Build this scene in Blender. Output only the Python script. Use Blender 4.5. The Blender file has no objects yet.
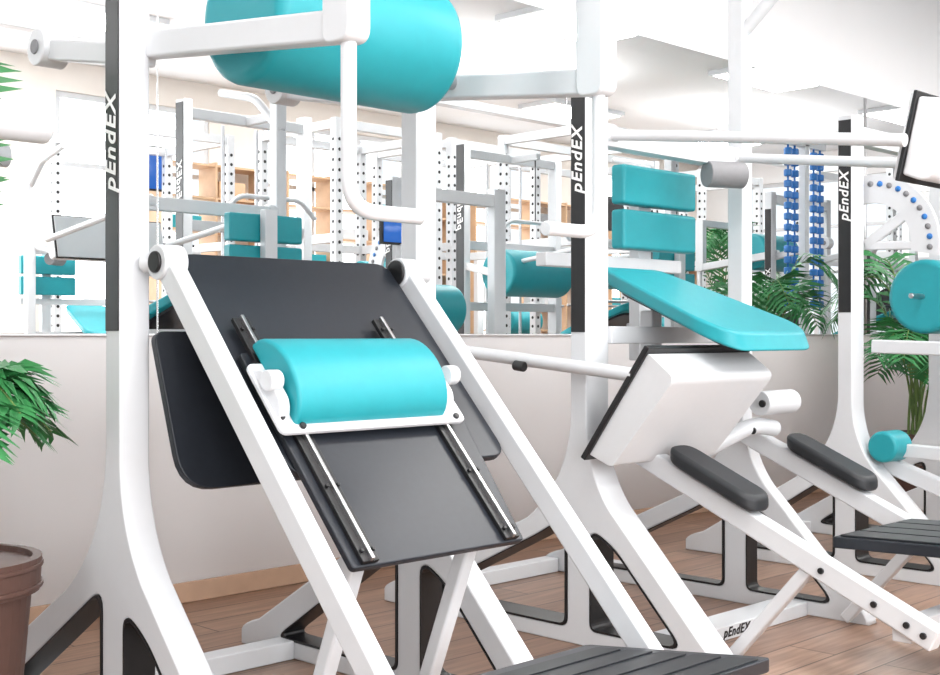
import bpy, bmesh, math, random
from mathutils import Vector, Matrix
random.seed(4)
scn=bpy.context.scene
col=scn.collection
scn.view_settings.view_transform='Standard'
scn.view_settings.exposure=0.10

# ------------------------------------------------------------ materials
def mat(name,c,rough=0.4,metal=0.0,coat=0.0,var=0.0,scale=40,emit=None,es=0,spec=0.5):
    m=bpy.data.materials.new(name); m.use_nodes=True
    nt=m.node_tree; b=nt.nodes['Principled BSDF']
    b.inputs['Base Color'].default_value=(*c,1); b.inputs['Roughness'].default_value=rough
    b.inputs['Metallic'].default_value=metal; b.inputs['Coat Weight'].default_value=coat
    b.inputs['Specular IOR Level'].default_value=spec
    if var>0:
        tc=nt.nodes.new('ShaderNodeTexCoord'); n=nt.nodes.new('ShaderNodeTexNoise'); n.inputs['Scale'].default_value=scale
        n.inputs['Detail'].default_value=4
        mx=nt.nodes.new('ShaderNodeMix'); mx.data_type='RGBA'
        mx.inputs[6].default_value=(*[max(0,x*(1-var)) for x in c],1); mx.inputs[7].default_value=(*[min(1,x*(1+var)) for x in c],1)
        nt.links.new(tc.outputs['Object'],n.inputs['Vector']); nt.links.new(n.outputs['Fac'],mx.inputs[0]); nt.links.new(mx.outputs[2],b.inputs['Base Color'])
    if emit:
        b.inputs['Emission Color'].default_value=(*emit,1); b.inputs['Emission Strength'].default_value=es
    return m
WHITE=mat('white_powder_coat',(0.64,0.655,0.675),0.33,coat=0.1,var=0.015)
WPAD=mat('white_vinyl',(0.64,0.65,0.665),0.4,var=0.02)
TURQ=mat('turquoise_vinyl',(0.010,0.29,0.335),0.45,var=0.06,scale=25)
DARK=mat('charcoal_board',(0.016,0.019,0.025),0.36,var=0.15,scale=60,spec=0.38)
DPAD=mat('dark_vinyl',(0.02,0.022,0.025),0.45,var=0.1,spec=0.35)
BLACK=mat('black_plastic',(0.008,0.008,0.009),0.4,var=0.1)
STEEL=mat('brushed_steel',(0.5,0.5,0.51),0.3,metal=1,var=0.05)
GREY=mat('grey_rubber',(0.22,0.22,0.23),0.6,var=0.1)
TEXT=mat('white_lettering',(0.9,0.9,0.9),0.4)
BLUE=mat('blue_plastic',(0.02,0.17,0.5),0.35,var=0.05)
POT=mat('brown_pot_plastic',(0.085,0.042,0.032),0.5,var=0.15)
SOIL=mat('potting_soil',(0.03,0.02,0.012),0.95,var=0.4,scale=80)
LEAF=mat('palm_leaf',(0.035,0.20,0.06),0.42,var=0.5,scale=6)
STEM=mat('palm_stem',(0.12,0.2,0.05),0.5,var=0.3)
PINE=mat('pine_wood',(0.58,0.38,0.23),0.5,var=0.15,scale=12)
LAMP=mat('led_panel',(1,1,1),0.5,emit=(1,0.98,0.95),es=3)
SCREEN=mat('lcd_screen',(0.01,0.03,0.1),0.2,emit=(0.03,0.16,0.6),es=0.8)
WALL=mat('painted_wall',(0.94,0.935,0.94),0.75,var=0.02,scale=3)
BEIGE=mat('cream_wall_panel',(0.88,0.82,0.76),0.7,var=0.05,scale=4)
CEIL=mat('ceiling_paint',(0.96,0.96,0.97),0.85,var=0.01)
MIRROR=mat('mirror_silver',(0.93,0.955,0.96),0.0,metal=1)
TRIM=mat('oak_trim',(0.38,0.24,0.16),0.5,var=0.15,scale=10)
FRAME=mat('aluminium_trim',(0.75,0.75,0.76),0.35,metal=0.7)

def wood_floor():
    m=bpy.data.materials.new('laminate_planks'); m.use_nodes=True; nt=m.node_tree; b=nt.nodes['Principled BSDF']
    L=nt.links.new
    tc=nt.nodes.new('ShaderNodeTexCoord'); br=nt.nodes.new('ShaderNodeTexBrick')
    br.inputs['Scale'].default_value=1; br.inputs['Brick Width'].default_value=1.25; br.inputs['Row Height'].default_value=0.17
    br.inputs['Mortar Size'].default_value=0.0035; br.offset=0.37
    br.inputs['Color1'].default_value=(0.37,0.222,0.155,1); br.inputs['Color2'].default_value=(0.53,0.345,0.25,1); br.inputs['Mortar'].default_value=(0.13,0.075,0.05,1)
    L(tc.outputs['Object'],br.inputs['Vector'])
    mp=nt.nodes.new('ShaderNodeMapping'); mp.inputs['Scale'].default_value=(1.2,16,1)
    L(tc.outputs['Object'],mp.inputs['Vector'])
    n=nt.nodes.new('ShaderNodeTexNoise'); n.inputs['Scale'].default_value=2.5; n.inputs['Detail'].default_value=8; n.inputs['Distortion'].default_value=0.6
    L(mp.outputs[0],n.inputs['Vector'])
    cr=nt.nodes.new('ShaderNodeValToRGB'); cr.color_ramp.elements[0].position=0.3; cr.color_ramp.elements[0].color=(0.66,0.62,0.58,1)
    cr.color_ramp.elements[1].position=0.7; cr.color_ramp.elements[1].color=(1.08,1.06,1.04,1)
    L(n.outputs['Fac'],cr.inputs[0])
    mx=nt.nodes.new('ShaderNodeMix'); mx.data_type='RGBA'; mx.blend_type='MULTIPLY'; mx.inputs[0].default_value=1
    L(br.outputs['Color'],mx.inputs[6]); L(cr.outputs[0],mx.inputs[7]); L(mx.outputs[2],b.inputs['Base Color'])
    b.inputs['Roughness'].default_value=0.36
    return m
FLOOR=wood_floor()

# ------------------------------------------------------------ helpers
def root(name,loc):
    e=bpy.data.objects.new(name,None); e.location=loc; e.empty_display_size=0.1; col.objects.link(e)
    return e
def add(name,me,m,parent=None,smooth=True):
    ob=bpy.data.objects.new(name,me); col.objects.link(ob)
    if m: 
        me.materials.clear(); me.materials.append(m)
    if smooth: me.shade_smooth()
    if parent:
        ob.parent=parent; ob.matrix_parent_inverse=Matrix.Translation(-parent.location)
    return ob
def bev(ob,w,seg=3):
    if w>0:
        b=ob.modifiers.new('bevel','BEVEL'); b.width=w; b.segments=seg; b.limit_method='ANGLE'; b.angle_limit=math.radians(35); b.harden_normals=True
    return ob
def extr(name,pts,vec,m,parent=None,bw=0.004,seg=3):
    bm=bmesh.new(); vec=Vector(vec)
    vs=[bm.verts.new(p) for p in pts]; f=bm.faces.new(vs)
    r=bmesh.ops.extrude_face_region(bm,geom=[f])
    bmesh.ops.translate(bm,verts=[v for v in r['geom'] if isinstance(v,bmesh.types.BMVert)],vec=vec)
    bmesh.ops.recalc_face_normals(bm,faces=bm.faces)
    me=bpy.data.meshes.new(name); bm.to_mesh(me); bm.free()
    return bev(add(name,me,m,parent),bw,seg)
def rpoly(p,r,n=6):
    out=[]; N=len(p)
    for i in range(N):
        a=Vector(p[i-1]); b=Vector(p[i]); c=Vector(p[(i+1)%N])
        rr=r[i] if isinstance(r,(list,tuple)) else r
        u=(a-b); v=(c-b); k=min(rr,u.length*0.49,v.length*0.49)
        if k<1e-5: out.append(b); continue
        s=b+u.normalized()*k; e=b+v.normalized()*k
        for j in range(n+1):
            t=j/n; out.append(s*(1-t)**2+b*2*t*(1-t)+e*t*t)
    return out
def box(name,lo,hi,m,parent=None,bw=0.004,seg=2):
    x0,y0,z0=lo; x1,y1,z1=hi
    return extr(name,[(x0,y0,z0),(x1,y0,z0),(x1,y1,z0),(x0,y1,z0)],(0,0,z1-z0),m,parent,bw,seg)
def beam(name,p0,p1,w,h,m,parent=None,up=(0,0,1),bw=0.008):
    p0=Vector(p0);p1=Vector(p1);d=(p1-p0).normalized(); s=d.cross(Vector(up)).normalized(); u=s.cross(d)
    return extr(name,[p0+s*a*w/2+u*b*h/2 for a,b in((-1,-1),(1,-1),(1,1),(-1,1))],p1-p0,m,parent,bw)
def cyl(name,p0,p1,r,m,parent=None,n=32,bw=0.004):
    p0=Vector(p0);p1=Vector(p1);d=(p1-p0).normalized(); q=Vector((0,0,1)) if abs(d.z)<.9 else Vector((1,0,0))
    s=d.cross(q).normalized(); u=s.cross(d)
    return extr(name,[p0+s*r*math.cos(2*math.pi*i/n)+u*r*math.sin(2*math.pi*i/n) for i in range(n)],p1-p0,m,parent,bw)
def curve_mesh(cu):
    o=bpy.data.objects.new('tmp',cu); col.objects.link(o); dg=bpy.context.evaluated_depsgraph_get(); dg.update()
    me=bpy.data.meshes.new_from_object(o.evaluated_get(dg)); bpy.data.objects.remove(o); return me
def tube(name,pts,r,m,parent=None,fil=0.06):
    pts=[Vector(p) for p in pts]; out=[pts[0]]
    for i in range(1,len(pts)-1):
        a,b,c=pts[i-1],pts[i],pts[i+1]; k=min(fil,(a-b).length*.49,(c-b).length*.49)
        s=b+(a-b).normalized()*k; e=b+(c-b).normalized()*k
        for j in range(9):
            t=j/8; out.append(s*(1-t)**2+b*2*t*(1-t)+e*t*t)
    out.append(pts[-1])
    cu=bpy.data.curves.new(name,'CURVE'); cu.dimensions='3D'; cu.bevel_depth=r; cu.bevel_resolution=5; cu.use_fill_caps=True
    sp=cu.splines.new('POLY'); sp.points.add(len(out)-1)
    for q,p in zip(sp.points,out): q.co=(*p,1)
    me=curve_mesh(cu); ob=add(name,me,m,parent,False)
    for p in me.polygons: p.use_smooth=len(p.vertices)==4
    return ob
def text(name,s,loc,size,m,parent,basis):
    cu=bpy.data.curves.new(name,'FONT'); cu.body=s; cu.size=size; cu.extrude=0.0006; cu.align_x='CENTER'; cu.align_y='CENTER'; cu.space_character=1.12; cu.shear=0.3; cu.offset=0.0012
    me=curve_mesh(cu); M=Matrix(basis).transposed().to_4x4(); M.translation=Vector(loc); me.transform(M)
    return add(name,me,m,parent,False)
SIDE=((0,0,1),(0,1,0),(-1,0,0))     # text reading upward, facing -X
WORD='pEndEX'

def side_frame(parent,tag,xc,yc,top,w=0.09,pd=0.07,front=0.56,back=0.85,strip=None,lettering=None):
    """flared side frame lying in a Y-Z plane; a>0 is towards the room (-Y)"""
    h=pd/2
    o=[(-h,top),(h,top),(h,0.74)]
    def q(a,b,c,n=12): return [((1-t)**2*a[0]+2*t*(1-t)*b[0]+t*t*c[0],(1-t)**2*a[1]+2*t*(1-t)*b[1]+t*t*c[1]) for t in [j/n for j in range(1,n+1)]]
    o+=q((h,0.74),(h+0.010,0.58),(h+0.10,0.47)); o+=[(front-0.06,0.085)]+q((front-0.06,0.085),(front,0.03),(front,0.0),4)
    o+=[(-back,0.0),(-back,0.05)]+q((-back,0.05),(-back+0.01,0.075),(-back+0.10,0.10),4)
    o+=[(-h-0.20,0.41)]+q((-h-0.20,0.41),(-h-0.01,0.55),(-h,0.78))
    fh=rpoly([(0.05,0.055,0),(front-0.13,0.055,0),(0.15,0.35,0),(0.05,0.40,0)],[.03,.06,.06,.05],5)
    bh=rpoly([(-0.05,0.055,0),(-0.05,0.44,0),(-0.16,0.37,0),(-back+0.20,0.055,0)],[.03,.06,.08,.06],5)
    cu=bpy.data.curves.new('f','CURVE'); cu.dimensions='2D'; cu.fill_mode='BOTH'; cu.extrude=w/2-0.006; cu.bevel_depth=0.006; cu.bevel_resolution=2; cu.offset=-0.006
    for P in ([Vector((a,b,0)) for a,b in o],fh,bh):
        sp=cu.splines.new('POLY'); sp.points.add(len(P)-1); sp.use_cyclic_u=True
        for qq,p in zip(sp.points,P): qq.co=(p[0],p[1],0,1)
    me=curve_mesh(cu)
    M=Matrix(((0,0,1,xc),(-1,0,0,yc),(0,1,0,0),(0,0,0,1))); me.transform(M)
    add('side_frame_'+tag,me,WHITE,parent,False)
    for k,H in enumerate((fh,bh)):
        bm=bmesh.new(); n=len(H); c=sum(H,Vector())/n; rings=[]
        for s,x in ((1.0,-w/2-0.002),(1.0,w/2+0.002),(0.955,w/2+0.002),(0.955,-w/2-0.002)):
            rings.append([bm.verts.new((xc+x,yc-(c.x+(p.x-c.x)*s),c.y+(p.y-c.y)*s)) for p in H])
        for a in range(4):
            for i in range(n): bm.faces.new((rings[a][i],rings[a][(i+1)%n],rings[(a+1)%4][(i+1)%n],rings[(a+1)%4][i]))
        bmesh.ops.recalc_face_normals(bm,faces=bm.faces)
        me=bpy.data.meshes.new('lining'); bm.to_mesh(me); bm.free(); add('cutout_lining_%s_%d'%(tag,k),me,BLACK,parent,False)
    if strip:
        z0,z1=strip
        box('black_strip_'+tag,(xc-w/2-0.003,yc-h+0.005,z0),(xc-w/2+0.002,yc+h-0.005,z1),BLACK,parent,0.001)
        if lettering: text('strip_lettering_'+tag,WORD,(xc-w/2-0.0045,yc,lettering[0]),lettering[1],TEXT,parent,SIDE)
    for y in (front-0.04,-back+0.04):
        cyl('foot_%s_%.1f'%(tag,y),(xc,yc-y,0),(xc,yc-y,0.012),0.03,BLACK,parent,16)

def bolts(parent,tag,pts,d,r=0.011):
    for i,p in enumerate(pts):
        cyl('bolt_%s_%d'%(tag,i),p,Vector(p)+Vector(d)*0.008,r,BLACK,parent,12,0.002)

# ------------------------------------------------------------ room
X0,X1,Y0,Y1,H=-3.5,17,-7.5,0,3.8
floor=box('floor',(X0,Y0,-0.05),(X1,Y1+.1,0),FLOOR,bw=0)
box('ceiling',(X0,Y0,H),(X1,Y1+.1,H+0.05),CEIL,bw=0)
box('wall_back',(X0,0,0),(X1,0.1,H),WALL,bw=0)
mr=root('wall_mirror',(3,0,1.05))
for i,(a,b) in enumerate(((X0+.3,0.35),(0.356,2.55),(2.556,8.18),(8.2,12.0),(12.006,15.9))):
    box('mirror_panel_%d'%i,(a,-0.008,1.055),(b,-0.001,2.72),MIRROR,mr,0.001)
box('trim_1',(X0+.3,-0.012,1.045),(15.9,-0.0,1.054),FRAME,None,0)
box('trim_2',(8.181,-0.016,1.055),(8.199,-0.0,2.72),FRAME,None,0)
box('baseboard_back',(X0,-0.015,0.0),(X1,-0.0,0.08),TRIM,None,0.003)
def wall_with_windows(name,axis,pos,a0,a1,wins,th=0.12,m=None):
    bm=bmesh.new()
    def q(u0,u1,z0,z1):
        lo,hi=(pos,pos+th) if th>0 else (pos+th,pos)
        if axis=='y': v=[(u0,lo,z0),(u1,lo,z0),(u1,hi,z0),(u0,hi,z0)]
        else: v=[(lo,u0,z0),(lo,u1,z0),(hi,u1,z0),(hi,u0,z0)]
        vb=[bm.verts.new(p) for p in v]; vt=[bm.verts.new((p[0],p[1],z1)) for p in v]
        bm.faces.new(vb); bm.faces.new(vt)
        for i in range(4): bm.faces.new((vb[i],vb[(i+1)%4],vt[(i+1)%4],vt[i]))
    cur=a0
    for (u0,u1,z0,z1) in wins:
        q(cur,u0,0,H); q(u0,u1,0,z0); q(u0,u1,z1,H); cur=u1
    q(cur,a1,0,H)
    bmesh.ops.recalc_face_normals(bm,faces=bm.faces)
    me=bpy.data.meshes.new(name); bm.to_mesh(me); bm.free(); add(name,me,m or WALL,None,False)
def window(name,axis,pos,u0,u1,z0,z1,nm=3):
    c=(u0+u1)/2; r=root(name,(c,pos,z0) if axis=='y' else (pos,c,z0)); w=0.06
    def b(n,a,bb,za,zb):
        if axis=='y': box(n,(a,pos-.03,za),(bb,pos+.03,zb),WHITE,r,0.004)
        else: box(n,(pos-.03,a,za),(pos+.03,bb,zb),WHITE,r,0.004)
    b('frame_bottom',u0,u1,z0,z0+w); b('frame_top',u0,u1,z1-w,z1)
    for i in range(nm+1):
        a=u0+(u1-u0-w)*i/nm; b('mullion_%d'%i,a,a+w,z0+w,z1-w)
    b('transom',u0+w,u1-w,z1-0.75,z1-0.70)
wf=[(-2.5,1.5,0.4,3.5),(2.2,5.2,0.4,3.5),(5.9,7.7,1.0,3.5),(8.4,10.6,1.0,3.5),(11.2,13.1,1.0,3.5),(13.8,16.2,0.4,3.5)]
wall_with_windows('wall_front','y',Y0,X0,X1,wf,-0.12,BEIGE)
for i,(a,b,c,d) in enumerate(wf): window('window_%d'%(i+1),'y',Y0-.06,a,b,c,d,3 if b-a>2 else 2)
wl=[(-6.6,-1.2,0.5,3.3)]
wall_with_windows('wall_left','x',X0,Y0,Y1+.1,wl,-0.12); window('window_7','x',X0-.06,*wl[0],4)
wr=[(-6.6,-4.2,0.5,3.4),(-3.4,-1.0,0.5,3.4)]
wall_with_windows('wall_right','x',X1,Y0,Y1+.1,wr,0.12)
for i,q in enumerate(wr): window('window_%d'%(8+i),'x',X1+.06,*q,2)

# ceiling led panels with real area lamps
for x in (-1.2,2.0,5.2,8.4,11.6,14.8):
    for y in (-2.9,-5.6):
        p=root('ceiling_led_panel',(x,y,H)); 
        box('housing',(x-.65,y-.30,H-0.05),(x+.65,y+.30,H),WHITE,p,0.004)
        box('diffuser',(x-.61,y-.26,H-0.056),(x+.61,y+.26,H-0.05),LAMP,p,0)
        la=bpy.data.lights.new('panel_lamp','AREA'); la.shape='RECTANGLE'; la.size=1.2; la.size_y=0.5; la.energy=46 if x<8 else 52; la.color=(1,0.985,0.965)
        lo=bpy.data.objects.new('panel_lamp',la); lo.location=(x,y,H-0.06); col.objects.link(lo); lo.parent=p; lo.matrix_parent_inverse=Matrix.Translation(-p.location)
# suspended uplight strips, made up and added to brighten the ceiling
for x in (4.0,9.0,14.0):
    p=root('added_uplight',(x,-4.4,3.3)); box('trough',(x-1.3,-4.46,3.25),(x+1.3,-4.34,3.33),WHITE,p,.006)
    for dx in (-1.1,1.1): cyl('hanger_%.1f'%dx,(x+dx,-4.4,3.33),(x+dx,-4.4,H),.006,STEEL,p,10,0)
    la=bpy.data.lights.new('fill_uplight','AREA'); la.shape='RECTANGLE'; la.size=2.5; la.size_y=0.09; la.energy=55; la.color=(1,0.99,0.98)
    lo=bpy.data.objects.new('fill_uplight',la); lo.location=(x,-4.4,3.345); lo.rotation_euler=(math.pi,0,0); col.objects.link(lo); lo.parent=p; lo.matrix_parent_inverse=Matrix.Translation(-p.location)
# daylight outside the front windows
for i,(a,b,c,d) in enumerate(wf):
    la=bpy.data.lights.new('window_daylight','AREA'); la.shape='RECTANGLE'; la.size=b-a; la.size_y=d-c; la.energy=(26 if i<2 else 10)*(b-a)*(d-c); la.color=(0.97,0.98,1.0)
    lo=bpy.data.objects.new('window_daylight',la); lo.location=((a+b)/2,Y0-0.6,(c+d)/2); lo.rotation_euler=(math.radians(90),0,0); col.objects.link(lo)
w=bpy.data.worlds.new('sky'); scn.world=w; w.use_nodes=True
w.node_tree.nodes['Background'].inputs[0].default_value=(0.92,0.96,1.0,1); w.node_tree.nodes['Background'].inputs[1].default_value=1.15

# ------------------------------------------------------------ leg press machine (left)
m1=root('leg_press_machine',(1.95,-1.62,0))
side_frame(m1,'left',1.547,-1.55,2.3,w=0.08,strip=(1.06,2.15),lettering=(1.505,0.066))
side_frame(m1,'right',2.50,-1.55,2.3,w=0.08)
box('top_crossbar',(1.59,-1.585,2.2),(2.46,-1.515,2.28),WHITE,m1)
box('floor_crossbar',(1.59,-1.0,0.0),(2.46,-0.92,0.06),WHITE,m1)
box('front_floor_crossbar',(1.59,-2.03,0.0),(2.46,-1.97,0.05),WHITE,m1)
PV=(-1.66,1.222); E=Vector((0,-0.68,-0.7332)); N=Vector((0,-0.7332,0.68))
def RP(x,s,n=0): return Vector((x,PV[0],PV[1]))+E*s+N*n
for tag,x in (('left',1.590),('right',2.345)):
    beam('rail_'+tag,RP(x,0.0),RP(x-(.02 if tag=='left' else 0),1.60),0.044,0.062,WHITE,m1,up=N)
    sx=-1 if tag=='left' else 1
    cyl('rail_pivot_'+tag,(x-0.032,PV[0],PV[1]),(x+0.032,PV[0],PV[1]),0.042,WHITE,m1)
    cyl('pivot_cap_'+tag,(x-0.040,PV[0],PV[1]),(x-0.030,PV[0],PV[1]),0.036 if tag=='right' else 0.026,BLACK,m1)
    cyl('pivot_axle_'+tag,(x,PV[0],PV[1]),(1.56 if sx<0 else 2.48,PV[0]+.06,PV[1]),0.022,WHITE,m1)
beam('board_spreader',RP(1.62,0.12,-.055),RP(2.33,0.12,-.055),0.04,0.04,WHITE,m1,up=N)
def board(name,x0,x1,s0,s1,n,th,m,r=0.04,bw=0.004,x0b=None,x1b=None):
    P=[RP(x0,s0,n),RP(x1,s0,n),RP(x1b or x1,s1,n),RP(x0b or x0,s1,n)]
    return extr(name,rpoly(P,r),N*th,m,m1,bw)
board('upper_back_board',1.635,2.31,-0.045,0.64,-0.030,0.022,DARK,0.05)
board('lower_back_board',1.645,2.24,0.30,0.90,-0.006,0.018,DARK,0.012,x1b=2.165)
extr('rear_board',rpoly([(1.57,-1.63,1.06),(2.33,-1.63,1.06),(2.33,-1.76,0.69),(1.57,-1.76,0.69)],[.03,.03,.09,.09]),(0,0.022,-0.006),DARK,m1)
for tag,x in (('left',1.690),('right',2.120)):
    beam('track_base_'+tag,RP(x,0.20,0.018),RP(x,0.895,0.018),0.045,0.012,BLACK,m1,up=N,bw=0.002)
    beam('track_steel_'+tag,RP(x,0.20,0.028),RP(x,0.895,0.028),0.009,0.012,STEEL,m1,up=N,bw=0.002)
    bolts(m1,'track_'+tag,[RP(x+dx,s,0.024) for s in (.24,.5,.7,.87) for dx in (-.015,.015)],N,0.005)
prof=[]
for i in range(25):
    a=math.pi*i/24; prof.append((0.422-math.cos(a)*0.120, 0.035+math.sin(a)*0.085))
extr('carriage_pad',[RP(1.662,s,n) for s,n in prof],(0.455,0,0),TURQ,m1,0.012,4)
extr('carriage_plate',rpoly([RP(1.620,0.36,.030),RP(2.180,0.36,.030),RP(2.180,0.562,.030),RP(1.620,0.562,.030)],0.02),N*0.012,WHITE,m1,0.003)
for tag,a,b in (('left',1.627,1.655),('right',2.125,2.155)):
    extr('carriage_bracket_'+tag,rpoly([RP(a,0.37,.03),RP(a,0.54,.03),RP(a,0.50,.075),RP(a,0.41,.075)],0.02),(b-a,0,0),WHITE,m1,0.004)
    xk=a-0.014 if tag=='left' else b
    cyl('carriage_knob_'+tag,(RP(xk,0.445,.080)),RP(xk+0.034,0.445,.080),0.024,WHITE,m1)
bolts(m1,'carriage',[RP(1.637,.40,.042),RP(1.637,.52,.042),RP(1.68,.548,.042),RP(2.15,.548,.042)],N,0.008)
fp=[(1.66,-2.36,0.315),(2.30,-2.36,0.315),(2.30,-2.86,0.375),(1.66,-2.86,0.375)]
extr('foot_platform',rpoly(fp,0.02),(0,0,-0.03),DARK,m1,0.004)
for i in range(5):
    y=-2.42-i*0.09; z=0.315+(-2.36-y)*0.12
    extr('platform_tread_%d'%i,[(1.70,y,z),(2.26,y,z),(2.26,y-.07,z+.008),(1.70,y-.07,z+.008)],(0,0,0.004),DPAD,m1,0.001)
box('platform_support',(1.60,-2.56,0.23),(2.345,-2.50,0.30),WHITE,m1)
box('rail_foot_crossbar',(1.56,-2.83,0.0),(2.39,-2.74,0.06),WHITE,m1)
beam('board_strut_left',RP(1.75,0.80,-.03),(1.75,-1.95,0.03),0.04,0.04,WHITE,m1,up=(1,0,0))
beam('board_strut_right',RP(2.1,0.80,-.03),(2.1,-1.95,0.03),0.04,0.04,WHITE,m1,up=(1,0,0))
for tag,x,sx in (('left',1.60,1),('right',2.39,-1)):
    beam('lever_arm_'+tag,(x,-1.50,1.762),(x,-2.33,1.668),0.05,0.065,WHITE,m1)
    beam('counter_arm_'+tag,(x,-1.56,1.73),(x,-1.02,1.83),0.045,0.055,WHITE,m1)
    cyl('counter_hub_'+tag,(x-.04,-1.04,1.83),(x+.04,-1.04,1.83),0.05,WHITE,m1)
    cyl('counter_hub_cap_'+tag,(x-.046,-1.04,1.83),(x-.039,-1.04,1.83),0.02,GREY,m1)
    extr('arm_end_bracket_'+tag,rpoly([(x-.03,-2.27,1.635),(x-.03,-2.27,2.12),(x-.03,-2.355,2.12),(x-.03,-2.355,1.635)],0.03),(0.06,0,0),WHITE,m1,0.006)
    tube('grip_handle_'+tag,[(x,-2.32,1.66),(x,-2.32,1.30),(x+sx*0.19,-2.32,1.30)],0.0165,WHITE,m1,0.07)
    cyl('grip_end_'+tag,(x+sx*0.19,-2.32,1.30),(x+sx*0.197,-2.32,1.30),0.018,WHITE,m1)
box('lever_crossbar',(1.62,-2.35,2.05),(2.37,-2.28,2.11),WHITE,m1)
cyl('thigh_roller',(1.675,-1.83,1.80),(2.26,-1.83,1.80),0.165,TURQ,m1,64,0.03)
cyl('roller_axle',(1.60,-1.83,1.735),(2.39,-1.83,1.735),0.02,STEEL,m1)

# ------------------------------------------------------------ abdominal machine (centre/right)
m2=root('abdominal_bench_machine',(3.8,-1.6,0))
side_frame(m2,'left',3.312,-1.53,1.93,w=0.12,strip=(1.06,1.90),lettering=(1.64,0.064),back=1.0)
side_frame(m2,'right',4.24,-1.53,2.5,w=0.07,back=1.0)
box('rear_floor_crossbar',(3.37,-0.62,0),(4.2,-0.54,0.06),WHITE,m2)
box('front_floor_plate',(3.37,-1.85,0.0),(4.2,-1.72,0.05),WHITE,m2)
text('floor_plate_lettering',WORD,(3.72,-1.8515,0.026),0.045,BLACK,m2,((1,0,0),(0,0,1),(0,-1,0)))
box('mid_crossbar',(3.37,-1.56,1.70),(4.21,-1.50,1.77),WHITE,m2)
box('upper_crossbar',(3.37,-1.28,1.30),(4.2,-1.23,1.35),WHITE,m2)
box('back_pad_spine',(3.93,-1.27,0.95),(4.01,-1.22,1.72),WHITE,m2)
for tag,z in (('lower',1.378),('upper',1.548)):
    box('back_pad_'+tag,(3.745,-1.34,z),(4.22,-1.275,z+0.150),TURQ,m2,0.013,4)
seat=rpoly([(3.52,-1.40,1.30),(3.88,-1.40,1.30),(3.98,-1.93,1.095),(3.90,-2.02,1.06),(3.44,-2.02,1.06),(3.41,-1.90,1.107)],[.05,.05,.08,.06,.06,.08])
extr('seat_pad',seat,(0,-0.026,-0.066),TURQ,m2,0.012,4)
extr('seat_base_board',[p+Vector((0,-.026,-.066)) for p in rpoly([(3.54,-1.44,1.285),(3.84,-1.44,1.285),(3.92,-1.96,1.083),(3.47,-1.96,1.083)],.05)],(0,-.006,-.018),DARK,m2,0.003)
beam('seat_support',(3.7,-1.50,1.14),(3.7,-1.50,0.62),0.06,0.06,WHITE,m2,up=(0,1,0))
box('seat_crossbar',(3.37,-1.58,1.02),(4.2,-1.52,1.08),WHITE,m2)
# angled white pad on a dark backing board, in front of the post
extr('shin_pad',rpoly([(3.20,-1.862,0.992),(3.20,-1.622,0.655),(3.20,-1.715,0.618),(3.20,-1.965,0.915)],[.006,.006,.02,.03],4),(0.58,0,0),WPAD,m2,0.010,3)
extr('shin_pad_backing',[(3.188,-1.874,1.008),(3.188,-1.610,0.635),(3.188,-1.592,0.645),(3.188,-1.856,1.018)],(0.60,0,0),BLACK,m2,0.003)
beam('shin_pad_mount',(3.60,-1.73,0.82),(3.60,-1.50,0.80),0.08,0.08,WHITE,m2)
tube('release_lever',[(3.222,-0.95,0.995),(3.21,-1.80,0.922)],0.023,WHITE,m2,0.04)
cyl('lever_collar',(3.185,-1.30,0.945),(3.185,-1.345,0.94),0.018,BLACK,m2)
def R2P(x,y,dz=0): return Vector((x,y,0.627-(-1.70-y)*0.442+dz))
for tag,x in (('left',3.44),('right',4.17)):
    beam('lower_rail_'+tag,R2P(x,-1.60),R2P(x,-2.70),0.06,0.07,WHITE,m2)
    P=rpoly([R2P(x-.07,-1.80,.05),R2P(x+.07,-1.80,.05),R2P(x+.07,-2.13,.05),R2P(x-.07,-2.13,.05)],0.06)
    extr('knee_pad_'+tag,P,(0,0,0.055),DPAD,m2,0.018,4)
    bolts(m2,'rail_'+tag,[R2P(x-.03,y) for y in (-2.35,-2.52,-2.62,-2.67)],(-1,0,0),0.010)
    beam('rail_leg_'+tag,R2P(x,-2.30,-.02),(x,-2.02,0.02),0.04,0.04,WHITE,m2,up=(1,0,0))
tube('knee_bar',[(3.85,-1.62,.62),(3.98,-1.75,0.72),(4.13,-1.75,.70)],0.03,WHITE,m2,.05)
cyl('cross_roller',(3.98,-1.78,0.80),(4.2,-1.78,0.80),0.045,WHITE,m2)
bolts(m2,'roller',[(3.972,-1.80,0.80),(3.972,-1.76,0.70)],(-1,0,0),0.014)
extr('foot_platform',rpoly([(3.56,-2.30,0.42),(4.08,-2.30,0.42),(4.08,-2.92,0.44),(3.56,-2.92,0.44)],0.02),(0,0,-0.035),DARK,m2,0.004)
for i in range(4):
    x=3.58+i*0.125
    extr('platform_slat_%d'%i,[(x,-2.32,.421),(x+.11,-2.32,.421),(x+.11,-2.90,.44),(x,-2.90,.44)],(0,0,.006),DPAD,m2,.002)
beam('platform_stand_left',(3.6,-2.75,0.40),(3.6,-2.75,0.0),0.05,0.05,WHITE,m2,up=(0,1,0))
beam('platform_stand_right',(4.04,-2.75,0.40),(4.04,-2.75,0.0),0.05,0.05,WHITE,m2,up=(0,1,0))
box('rail_end_crossbar',(3.44,-2.62,0.16),(4.17,-2.56,0.22),WHITE,m2)
for tag,x in (('left',3.40),('right',4.19)):
    tube('upper_arm_'+tag,[(x,-1.5,1.748),(x,-2.62,1.606)],0.019,WHITE,m2)
    cyl('arm_hub_'+tag,(x-.03,-1.53,1.745),(x+.03,-1.53,1.745),0.04,WHITE,m2)
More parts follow.
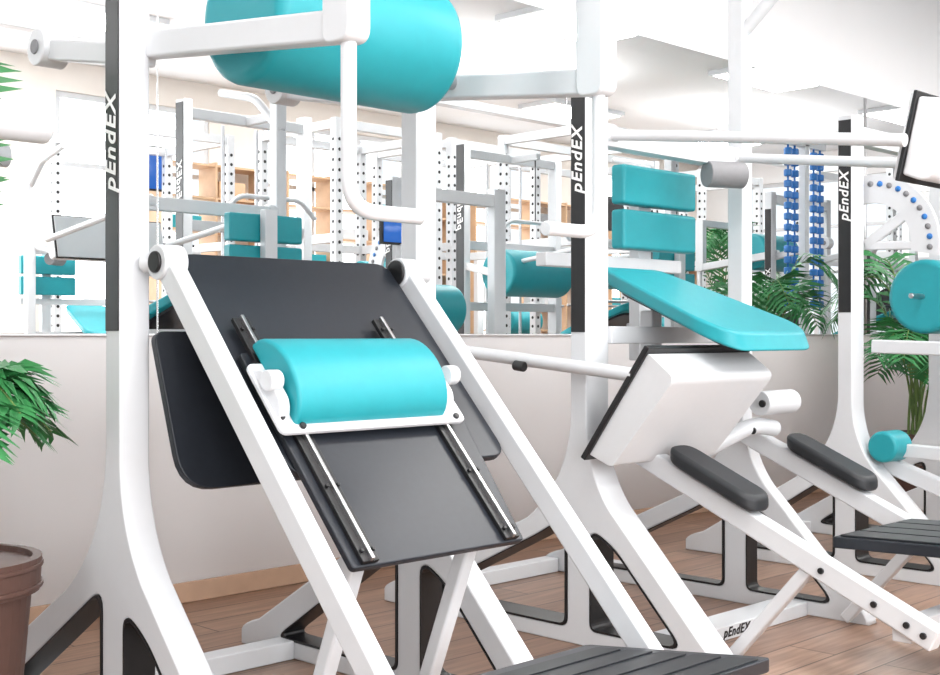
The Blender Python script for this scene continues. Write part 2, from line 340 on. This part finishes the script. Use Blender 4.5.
# tilted chest pad with thin dark backing and white rear cover
extr('chest_pad',rpoly([(3.44,-2.640,1.735),(3.44,-2.590,1.515),(3.44,-2.675,1.48),(3.44,-2.77,1.71)],[.01,.01,.05,.05]),(0.7,0,0),WPAD,m2,.012)
extr('chest_pad_backing',[(3.43,-2.644,1.75),(3.43,-2.586,1.495),(3.43,-2.573,1.498),(3.43,-2.631,1.753)],(0.72,0,0),BLACK,m2,.003)
extr('chest_pad_rear_cover',[(3.438,-2.629,1.744),(3.438,-2.573,1.505),(3.438,-2.563,1.507),(3.438,-2.619,1.746)],(0.704,0,0),WPAD,m2,.003)
cyl('grey_grip',(3.98,-1.55,1.66),(4.12,-1.62,1.66),0.05,GREY,m2)
tube('counter_lever',[(4.24,-1.5,2.2),(4.24,-1.75,2.42),(4.24,-2.1,2.5)],0.025,WHITE,m2)

# ------------------------------------------------------------ roller machine (far right)
m3=root('glute_roller_machine',(5.6,-1.6,0))
side_frame(m3,'left',5.13,-1.53,2.02,w=0.11,strip=(1.15,2.0),lettering=(1.66,0.062))
side_frame(m3,'right',6.03,-1.53,2.02,w=0.11)
box('top_crossbar',(5.18,-1.56,1.90),(5.98,-1.50,1.98),WHITE,m3)
box('rear_floor_crossbar',(5.18,-.85,0),(5.98,-.77,.06),WHITE,m3)
cyl('thigh_roller',(5.30,-1.78,1.22),(5.85,-1.78,1.22),0.165,TURQ,m3,48,.03)
cyl('roller_axle',(5.19,-1.78,1.22),(5.98,-1.78,1.22),0.012,STEEL,m3)
bm=bmesh.new(); ring=[]
for i in range(19):
    a=math.radians(-10+i*7.0)
    ring.append([bm.verts.new((x,-1.58-rr*math.cos(a),1.45+rr*math.sin(a))) for x in (5.215,5.235) for rr in (0.19,0.315)])
for i in range(18):
    a,b=ring[i],ring[i+1]
    for p,q in ((0,1),(1,3),(3,2),(2,0)): bm.faces.new((a[p],a[q],b[q],b[p]))
bm.faces.new([ring[0][k] for k in (0,1,3,2)]); bm.faces.new([ring[-1][k] for k in (0,1,3,2)])
bmesh.ops.recalc_face_normals(bm,faces=bm.faces); me=bpy.data.meshes.new('arc'); bm.to_mesh(me); bm.free()
add('adjustment_arc_plate',me,WHITE,m3,False)
for i in range(13):
    a=math.radians(-4+i*9.4); cyl('arc_hole_%d'%i,(5.211,-1.58-.275*math.cos(a),1.45+.275*math.sin(a)),(5.216,-1.58-.275*math.cos(a),1.45+.275*math.sin(a)),.013,BLUE if i%2 else GREY,m3,12,0)
beam('arc_arm',(5.225,-1.55,1.45),(5.225,-1.80,1.62),.02,.05,WHITE,m3)
beam('arc_spoke',(5.225,-1.55,1.45),(5.225,-1.84,1.44),.018,.04,WHITE,m3)
for z in (1.0,.55): beam('front_bar_%d'%(z*100),(5.2,-1.6,z),(5.2,-2.35,z-.02),.045,.06,WHITE,m3)
beam('front_upright',(5.2,-2.1,1.5),(5.2,-2.1,.5),.05,.06,WHITE,m3,up=(0,1,0))
box('front_crossbar',(5.2,-2.13,.86),(6.0,-2.07,.93),WHITE,m3)
cyl('knee_roller',(5.08,-1.70,.565),(5.24,-1.70,.565),.068,TURQ,m3,32,.015)
for tag,x in (('left',5.22),('right',5.93)):
    beam('lower_rail_'+tag,(x,-1.6,.50),(x,-2.7,.12),.06,.07,WHITE,m3)
box('foot_platform',(5.3,-2.7,.20),(5.9,-2.3,.235),DARK,m3)
box('front_floor_bar',(5.15,-2.75,0),(6.0,-2.67,.10),WHITE,m3)

# ------------------------------------------------------------ shoulder press (far left, only its arm enters the picture)
m0=root('shoulder_press_machine',(0.2,-1.6,0))
side_frame(m0,'left',-0.30,-1.70,2.1,w=.08); side_frame(m0,'right',0.62,-1.70,2.1,w=.08)
box('top_crossbar',(-.26,-1.73,2.0),(.58,-1.67,2.08),WHITE,m0)
box('back_pad',(-0.05,-1.86,.9),(.37,-1.78,1.6),TURQ,m0,.03,4)
box('pad_mount',(.1,-1.79,1.2),(.2,-1.66,1.3),WHITE,m0); box('mount_bar',(-.26,-1.73,1.2),(.58,-1.67,1.3),WHITE,m0)
box('seat_pad',(-.08,-2.3,.45),(.40,-1.86,.53),TURQ,m0,.03,4); box('seat_post',(.12,-2.1,0),(.2,-2.0,.45),WHITE,m0)
box('seat_rail',(.13,-2.05,.3),(.19,-1.7,.36),WHITE,m0); box('low_cross',(-.26,-1.73,.3),(.58,-1.67,.36),WHITE,m0)
cyl('weight_horn',(.62,-1.70,1.505),(1.27,-1.70,1.505),0.042,WHITE,m0,40,.012)

# ------------------------------------------------------------ equipment across the room (seen in the mirror)
def cable_station(x,y,wd,roller=False):
    r=root('cable_station',(x+wd/2,y,0))
    side_frame(r,'left',x,y,2.62,w=.07,pd=.10,front=.56,back=.5,strip=(1.06,2.60),lettering=(2.05,.085))
    side_frame(r,'right',x+wd,y,2.62,w=.07,pd=.10,front=.56,back=.5)
    for z in (2.5,1.25,1.75,.30): box('crossbar_%.2f'%z,(x+.035,y-.03,z),(x+wd-.035,y+.03,z+.07),WHITE,r)
    for i in range(12): box('weight_%d'%i,(x+.30,y-.12,.38+i*.045),(x+wd-.30,y+.0-.035,.42+i*.045),GREY,r,.004)
    for a in (x+.36,x+wd-.36): cyl('guide_rod_%.1f'%a,(a,y-.08,.30),(a,y-.08,2.5),.012,STEEL,r)
    tube('pull_bar',[(x+.12,y+.28,1.86),(x+.25,y+.28,1.98),(x+wd-.25,y+.28,1.98),(x+wd-.12,y+.28,1.86)],.017,WHITE,r)
    beam('pulley_arm',(x+wd/2,y,2.53),(x+wd/2,y+.32,2.53),.05,.06,WHITE,r); cyl('cable',(x+wd/2,y+.28,1.98),(x+wd/2,y+.28,2.52),.005,BLACK,r,10,0)
    if roller:
        cyl('thigh_roller',(x+.06,y+.33,1.55),(x+.80,y+.33,1.55),.19,TURQ,r,48,.03)
        cyl('roller_axle',(x,y+.33,1.55),(x+wd,y+.33,1.55),.02,WHITE,r)
        for a in (x,x+wd): beam('roller_arm_%.1f'%a,(a,y,1.62),(a,y+.36,1.54),.04,.06,WHITE,r)
cable_station(4.55,-3.0,1.0); cable_station(7.17,-3.0,1.13,True)

def power_rack(x,y,w=1.2,d=1.1,h=2.95,plate=True,pads=False):
    r=root('power_rack',(x,y,0))
    hb=bmesh.new()
    for i,(a,b) in enumerate(((0,0),(w,0),(0,d),(w,d))):
        X,Y=x+a,y+b
        box('upright_%d'%i,(X-.04,Y-.04,0),(X+.04,Y+.04,h),WHITE,r,.004)
        for k in range(int(h/0.09)-2):
            z=.15+k*.09
            for dx,dy in ((-.0405,0),(.0405,0),(0,-.0405),(0,.0405)):
                mtx=Matrix.Translation((X+dx,Y+dy,z))@(Matrix.Rotation(math.pi/2,4,'Y') if dx else Matrix.Rotation(math.pi/2,4,'X'))
                bmesh.ops.create_circle(hb,cap_ends=True,segments=10,radius=.016,matrix=mtx)
    me=bpy.data.meshes.new('holes'); hb.to_mesh(me); hb.free(); add('upright_holes',me,BLACK,r,False)
    for z in (.05,h-.05,1.9):
        for b in (0,d): 
            if z==1.9 and b: continue
            box('cross_%.1f_%.1f'%(z,b),(x+.04,y+b-.03,z-.04),(x+w-.04,y+b+.03,z+.04),WHITE,r)
        for a in (0,w): box('side_%.1f_%.1f'%(z,a),(x+a-.03,y+.04,z-.04),(x+a+.03,y+d-.04,z+.04),WHITE,r)
    cyl('barbell_bar',(x-.35,y+d+.08,1.35),(x+w+.35,y+d+.08,1.35),.014,STEEL,r)
    if plate:
      for s,a in ((-1,-.1),(1,w+.1)):
        cyl('plate_%d'%s,(x+a,y+d+.08,1.35),(x+a+s*.05,y+d+.08,1.35),.21,DPAD if x>9 else BLUE,r,40)
    if pads:
        cyl('squat_roller',(x+.25,y+d,1.62),(x+w-.25,y+d,1.62),.09,TURQ,r,32,.02)
        cyl('roller_bar',(x+.04,y+d,1.62),(x+w-.04,y+d,1.62),.02,STEEL,r)
    for a in (0,w): box('hook_%.1f'%a,(x+a-.02,y+d+.04,1.29),(x+a+.02,y+d+.11,1.335),BLACK,r)
    return r
for x,y,pd in ((6.9,-5.4,1),(9.9,-5.1,1),(12.0,-5.1,0),(14.0,-3.2,1),(5.6,-6.9,0),(8.65,-3.95,0),(12.6,-3.1,1),(8.4,-5.5,0)): power_rack(x,y,plate=(x>10),pads=pd)
def shelf(x,wd,yb=Y0):
    r=root('storage_shelf',(x,yb+.2,0)); n=max(2,round(wd/.65))
    for i in range(n+1): box('side_%d'%i,(x+i*wd/n-.014,yb+.03,0),(x+i*wd/n+.014,yb+.36,2.9),PINE,r)
    for k in range(9): box('board_%d'%k,(x+.014,yb+.03,.05+k*.35),(x+wd-.014,yb+.35,.075+k*.35),PINE,r)
    for k in range(8):
        for i in range(n):
            if random.random()<.5:
                a=x+i*wd/n+.06; hh=random.uniform(.10,.24); box('bin_%d_%d'%(k,i),(a,yb+.08,.075+k*.35),(a+random.uniform(.2,wd/n-.12),yb+.32,.075+k*.35+hh),random.choice([WPAD,PINE,TURQ,WPAD,GREY]),r,.01)
for x,wd in ((6.9,1.3),(8.5,2.6),(11.5,2.4),(14.3,2.4)): shelf(x,wd)
t=root('wall_monitor',(6.6,Y0+.1,2.75)); box('bezel',(6.3,Y0+.43,2.52),(6.84,Y0+.46,2.98),BLACK,t,.005); box('display',(6.32,Y0+.46,2.54),(6.82,Y0+.463,2.96),SCREEN,t,0)
box('mount',(6.57,Y0,2.72),(6.63,Y0+.43,2.78),BLACK,t,0)
# small control screen on a stand behind the abdominal machine
k=root('screen_kiosk',(4.42,-.69,0))
box('base',(4.31,-.80,0),(4.53,-.58,.02),WHITE,k); box('column',(4.40,-.71,.02),(4.44,-.67,1.53),WHITE,k)
box('bezel',(4.275,-.70,1.525),(4.565,-.675,1.68),BLACK,k,.004); box('display',(4.287,-.675,1.537),(4.553,-.672,1.668),SCREEN,k,0)
# stand hung with blue beaded resistance chains
k=root('resistance_band_stand',(8.9,-.9,0))
box('base',(8.55,-1.15,0),(9.25,-.65,.05),WHITE,k); box('column',(8.87,-.93,.05),(8.93,-.87,2.6),WHITE,k)
box('top_arm',(8.6,-.93,2.54),(9.2,-.87,2.6),WHITE,k)
for j,x in enumerate((8.66,8.76,9.05,9.15)):
    cyl('cord_%d'%j,(x,-.9,1.25),(x,-.9,2.55),.008,BLUE,k,10,0)
    for i in range(15): cyl('bead_%d_%d'%(j,i),(x,-.9,1.27+i*.085),(x,-.9,1.325+i*.085),.032,BLUE,k,14,.01)

def dup(src,loc,rz):
    e=bpy.data.objects.new(src.name.split('.')[0],None); e.location=loc; e.rotation_euler=(0,0,rz); col.objects.link(e)
    for c in [o for o in bpy.data.objects if o.parent==src]:
        n=c.copy(); col.objects.link(n); n.parent=e; n.matrix_parent_inverse=c.matrix_parent_inverse.copy()
for src,loc in ((m3,(3.2,-5.6,0)),(m2,(5.0,-5.2,0)),(m3,(11.3,-6.4,0)),(m2,(13.9,-5.9,0))): dup(src,loc,math.pi)
for src,loc in ((m2,(7.75,-1.75,0)),(m1,(10.0,-1.7,0)),(m2,(11.9,-1.7,0))): dup(src,loc,0)

# ------------------------------------------------------------ palms
def palm(x,y,h,n,reach,seed,potr=.2,poth=.42,ymax=None,low=None):
    rnd=random.Random(seed); r=root('potted_palm',(x,y,0))
    prof=[(potr*.74,0),(potr*.92,poth*.80),(potr*.93,poth*.84),(potr*1.02,poth*.85),(potr*1.04,poth),(potr*.94,poth),(potr*.9,poth-.05),(0.001,poth-.05)]
    bm=bmesh.new(); seg=40; rs=[]
    for rad,z in prof:
        rs.append([bm.verts.new((x+rad*math.cos(2*math.pi*i/seg),y+rad*math.sin(2*math.pi*i/seg),z)) for i in range(seg)])
    for a,b in zip(rs,rs[1:]):
        for i in range(seg): bm.faces.new((a[i],a[(i+1)%seg],b[(i+1)%seg],b[i]))
    bm.faces.new(rs[0]); bmesh.ops.recalc_face_normals(bm,faces=bm.faces)
    me=bpy.data.meshes.new('pot'); bm.to_mesh(me); bm.free(); add('pot',me,POT,r,False)
    for kk in range(2): 
        cyl('pot_rib_%d'%kk,(x,y,poth*(.865+.09*kk)),(x,y,poth*(.885+.09*kk)),potr*1.055,POT,r,40,.002)
    cyl('soil',(x,y,poth-.06),(x,y,poth-.03),potr*.9,SOIL,r)
    bm=bmesh.new(); sm=[]
    right=Vector((.7071,-.7071,0))
    for i in range(n):
        az=2*math.pi*i/n*1.0+rnd.uniform(-.3,.3)+i*2.4; L=rnd.uniform(.7,1)*reach; base=Vector((x+rnd.uniform(-.05,.05),y+rnd.uniform(-.05,.05),poth-.04))
        top=poth+(h-poth)*rnd.uniform(.35,1)
        out=Vector((math.cos(az),math.sin(az),0)); pts=[]; sc=1
        if low and out.dot(right)>0.15: top=low[0]+rnd.uniform(-.08,.06); L=low[1]; sc=.7
        for k in range(17):
            t=k/16; rr=L*(t**1.7); zz=base.z+(top-base.z)*(math.sin(min(1,t*1.25)*math.pi/2))-max(0,t-.55)**2*L*2.0
            p=base+out*rr+Vector((0,0,zz-base.z))
            if ymax is not None: p.y=min(p.y,ymax-.02)
            pts.append(p)
        sm.append(pts)
        for k in range(6,17):
            for hf in (0,.5):
                if k==16 and hf: continue
                p=pts[k].lerp(pts[min(16,k+1)],hf); tan=(pts[min(16,k+1)]-pts[k-1]).normalized(); side=tan.cross(Vector((0,0,1))).normalized(); up=side.cross(tan)
                ll=(reach*.42*math.sin(math.pi*min(1,(k+hf-5)/12.5)**.7*.93+.1)+.05)*sc
                for s in (-1,1):
                    d=(side*s*.85+tan*.6+up*rnd.uniform(-.05,.25)).normalized(); wv=tan*0.013*(1+reach*.3)
                    a=p; m_=p+d*ll*.5+Vector((0,0,-.02*ll)); e=p+d*ll+Vector((0,0,-.28*ll))
                    v=[]
                    for q in (a-wv*.4,m_-wv,e,m_+wv,a+wv*.4):
                        q=q.copy()
                        if ymax is not None and q.y>ymax: q.y=ymax-rnd.uniform(0,.01)
                        v.append(bm.verts.new(q))
                    bm.faces.new((v[0],v[1],v[3],v[4])); bm.faces.new((v[1],v[2],v[3]))
    me=bpy.data.meshes.new('fronds'); bm.to_mesh(me); bm.free(); add('fronds',me,LEAF,r,False)
    cu=bpy.data.curves.new('st','CURVE'); cu.dimensions='3D'; cu.bevel_depth=.006; cu.bevel_resolution=1
    for pts in sm:
        sp=cu.splines.new('POLY'); sp.points.add(len(pts)-1)
        for q,(i,p) in zip(sp.points,enumerate(pts)): q.co=(*p,1); q.radius=1.5-1.2*i/16
    add('stems',curve_mesh(cu),STEM,r)
palm(1.19,-1.34,1.80,17,.36,3,.21,.53,low=(.97,.23))
palm(7.75,-.60,1.65,13,.62,5,.22,.42,ymax=-.04)
palm(10.9,-2.95,2.2,12,.65,8,.25,.45)
palm(2.0,-6.5,1.9,14,.7,9,.25,.45)

# ------------------------------------------------------------ camera
cam=bpy.data.cameras.new('camera'); co=bpy.data.objects.new('camera',cam); col.objects.link(co)
cam.sensor_width=36; cam.lens=36*1250/940; cam.shift_y=-2.5/940; cam.clip_end=100
co.location=(0,-4.264,1.05); co.rotation_euler=(math.radians(90),0,math.radians(-45))
scn.camera=co
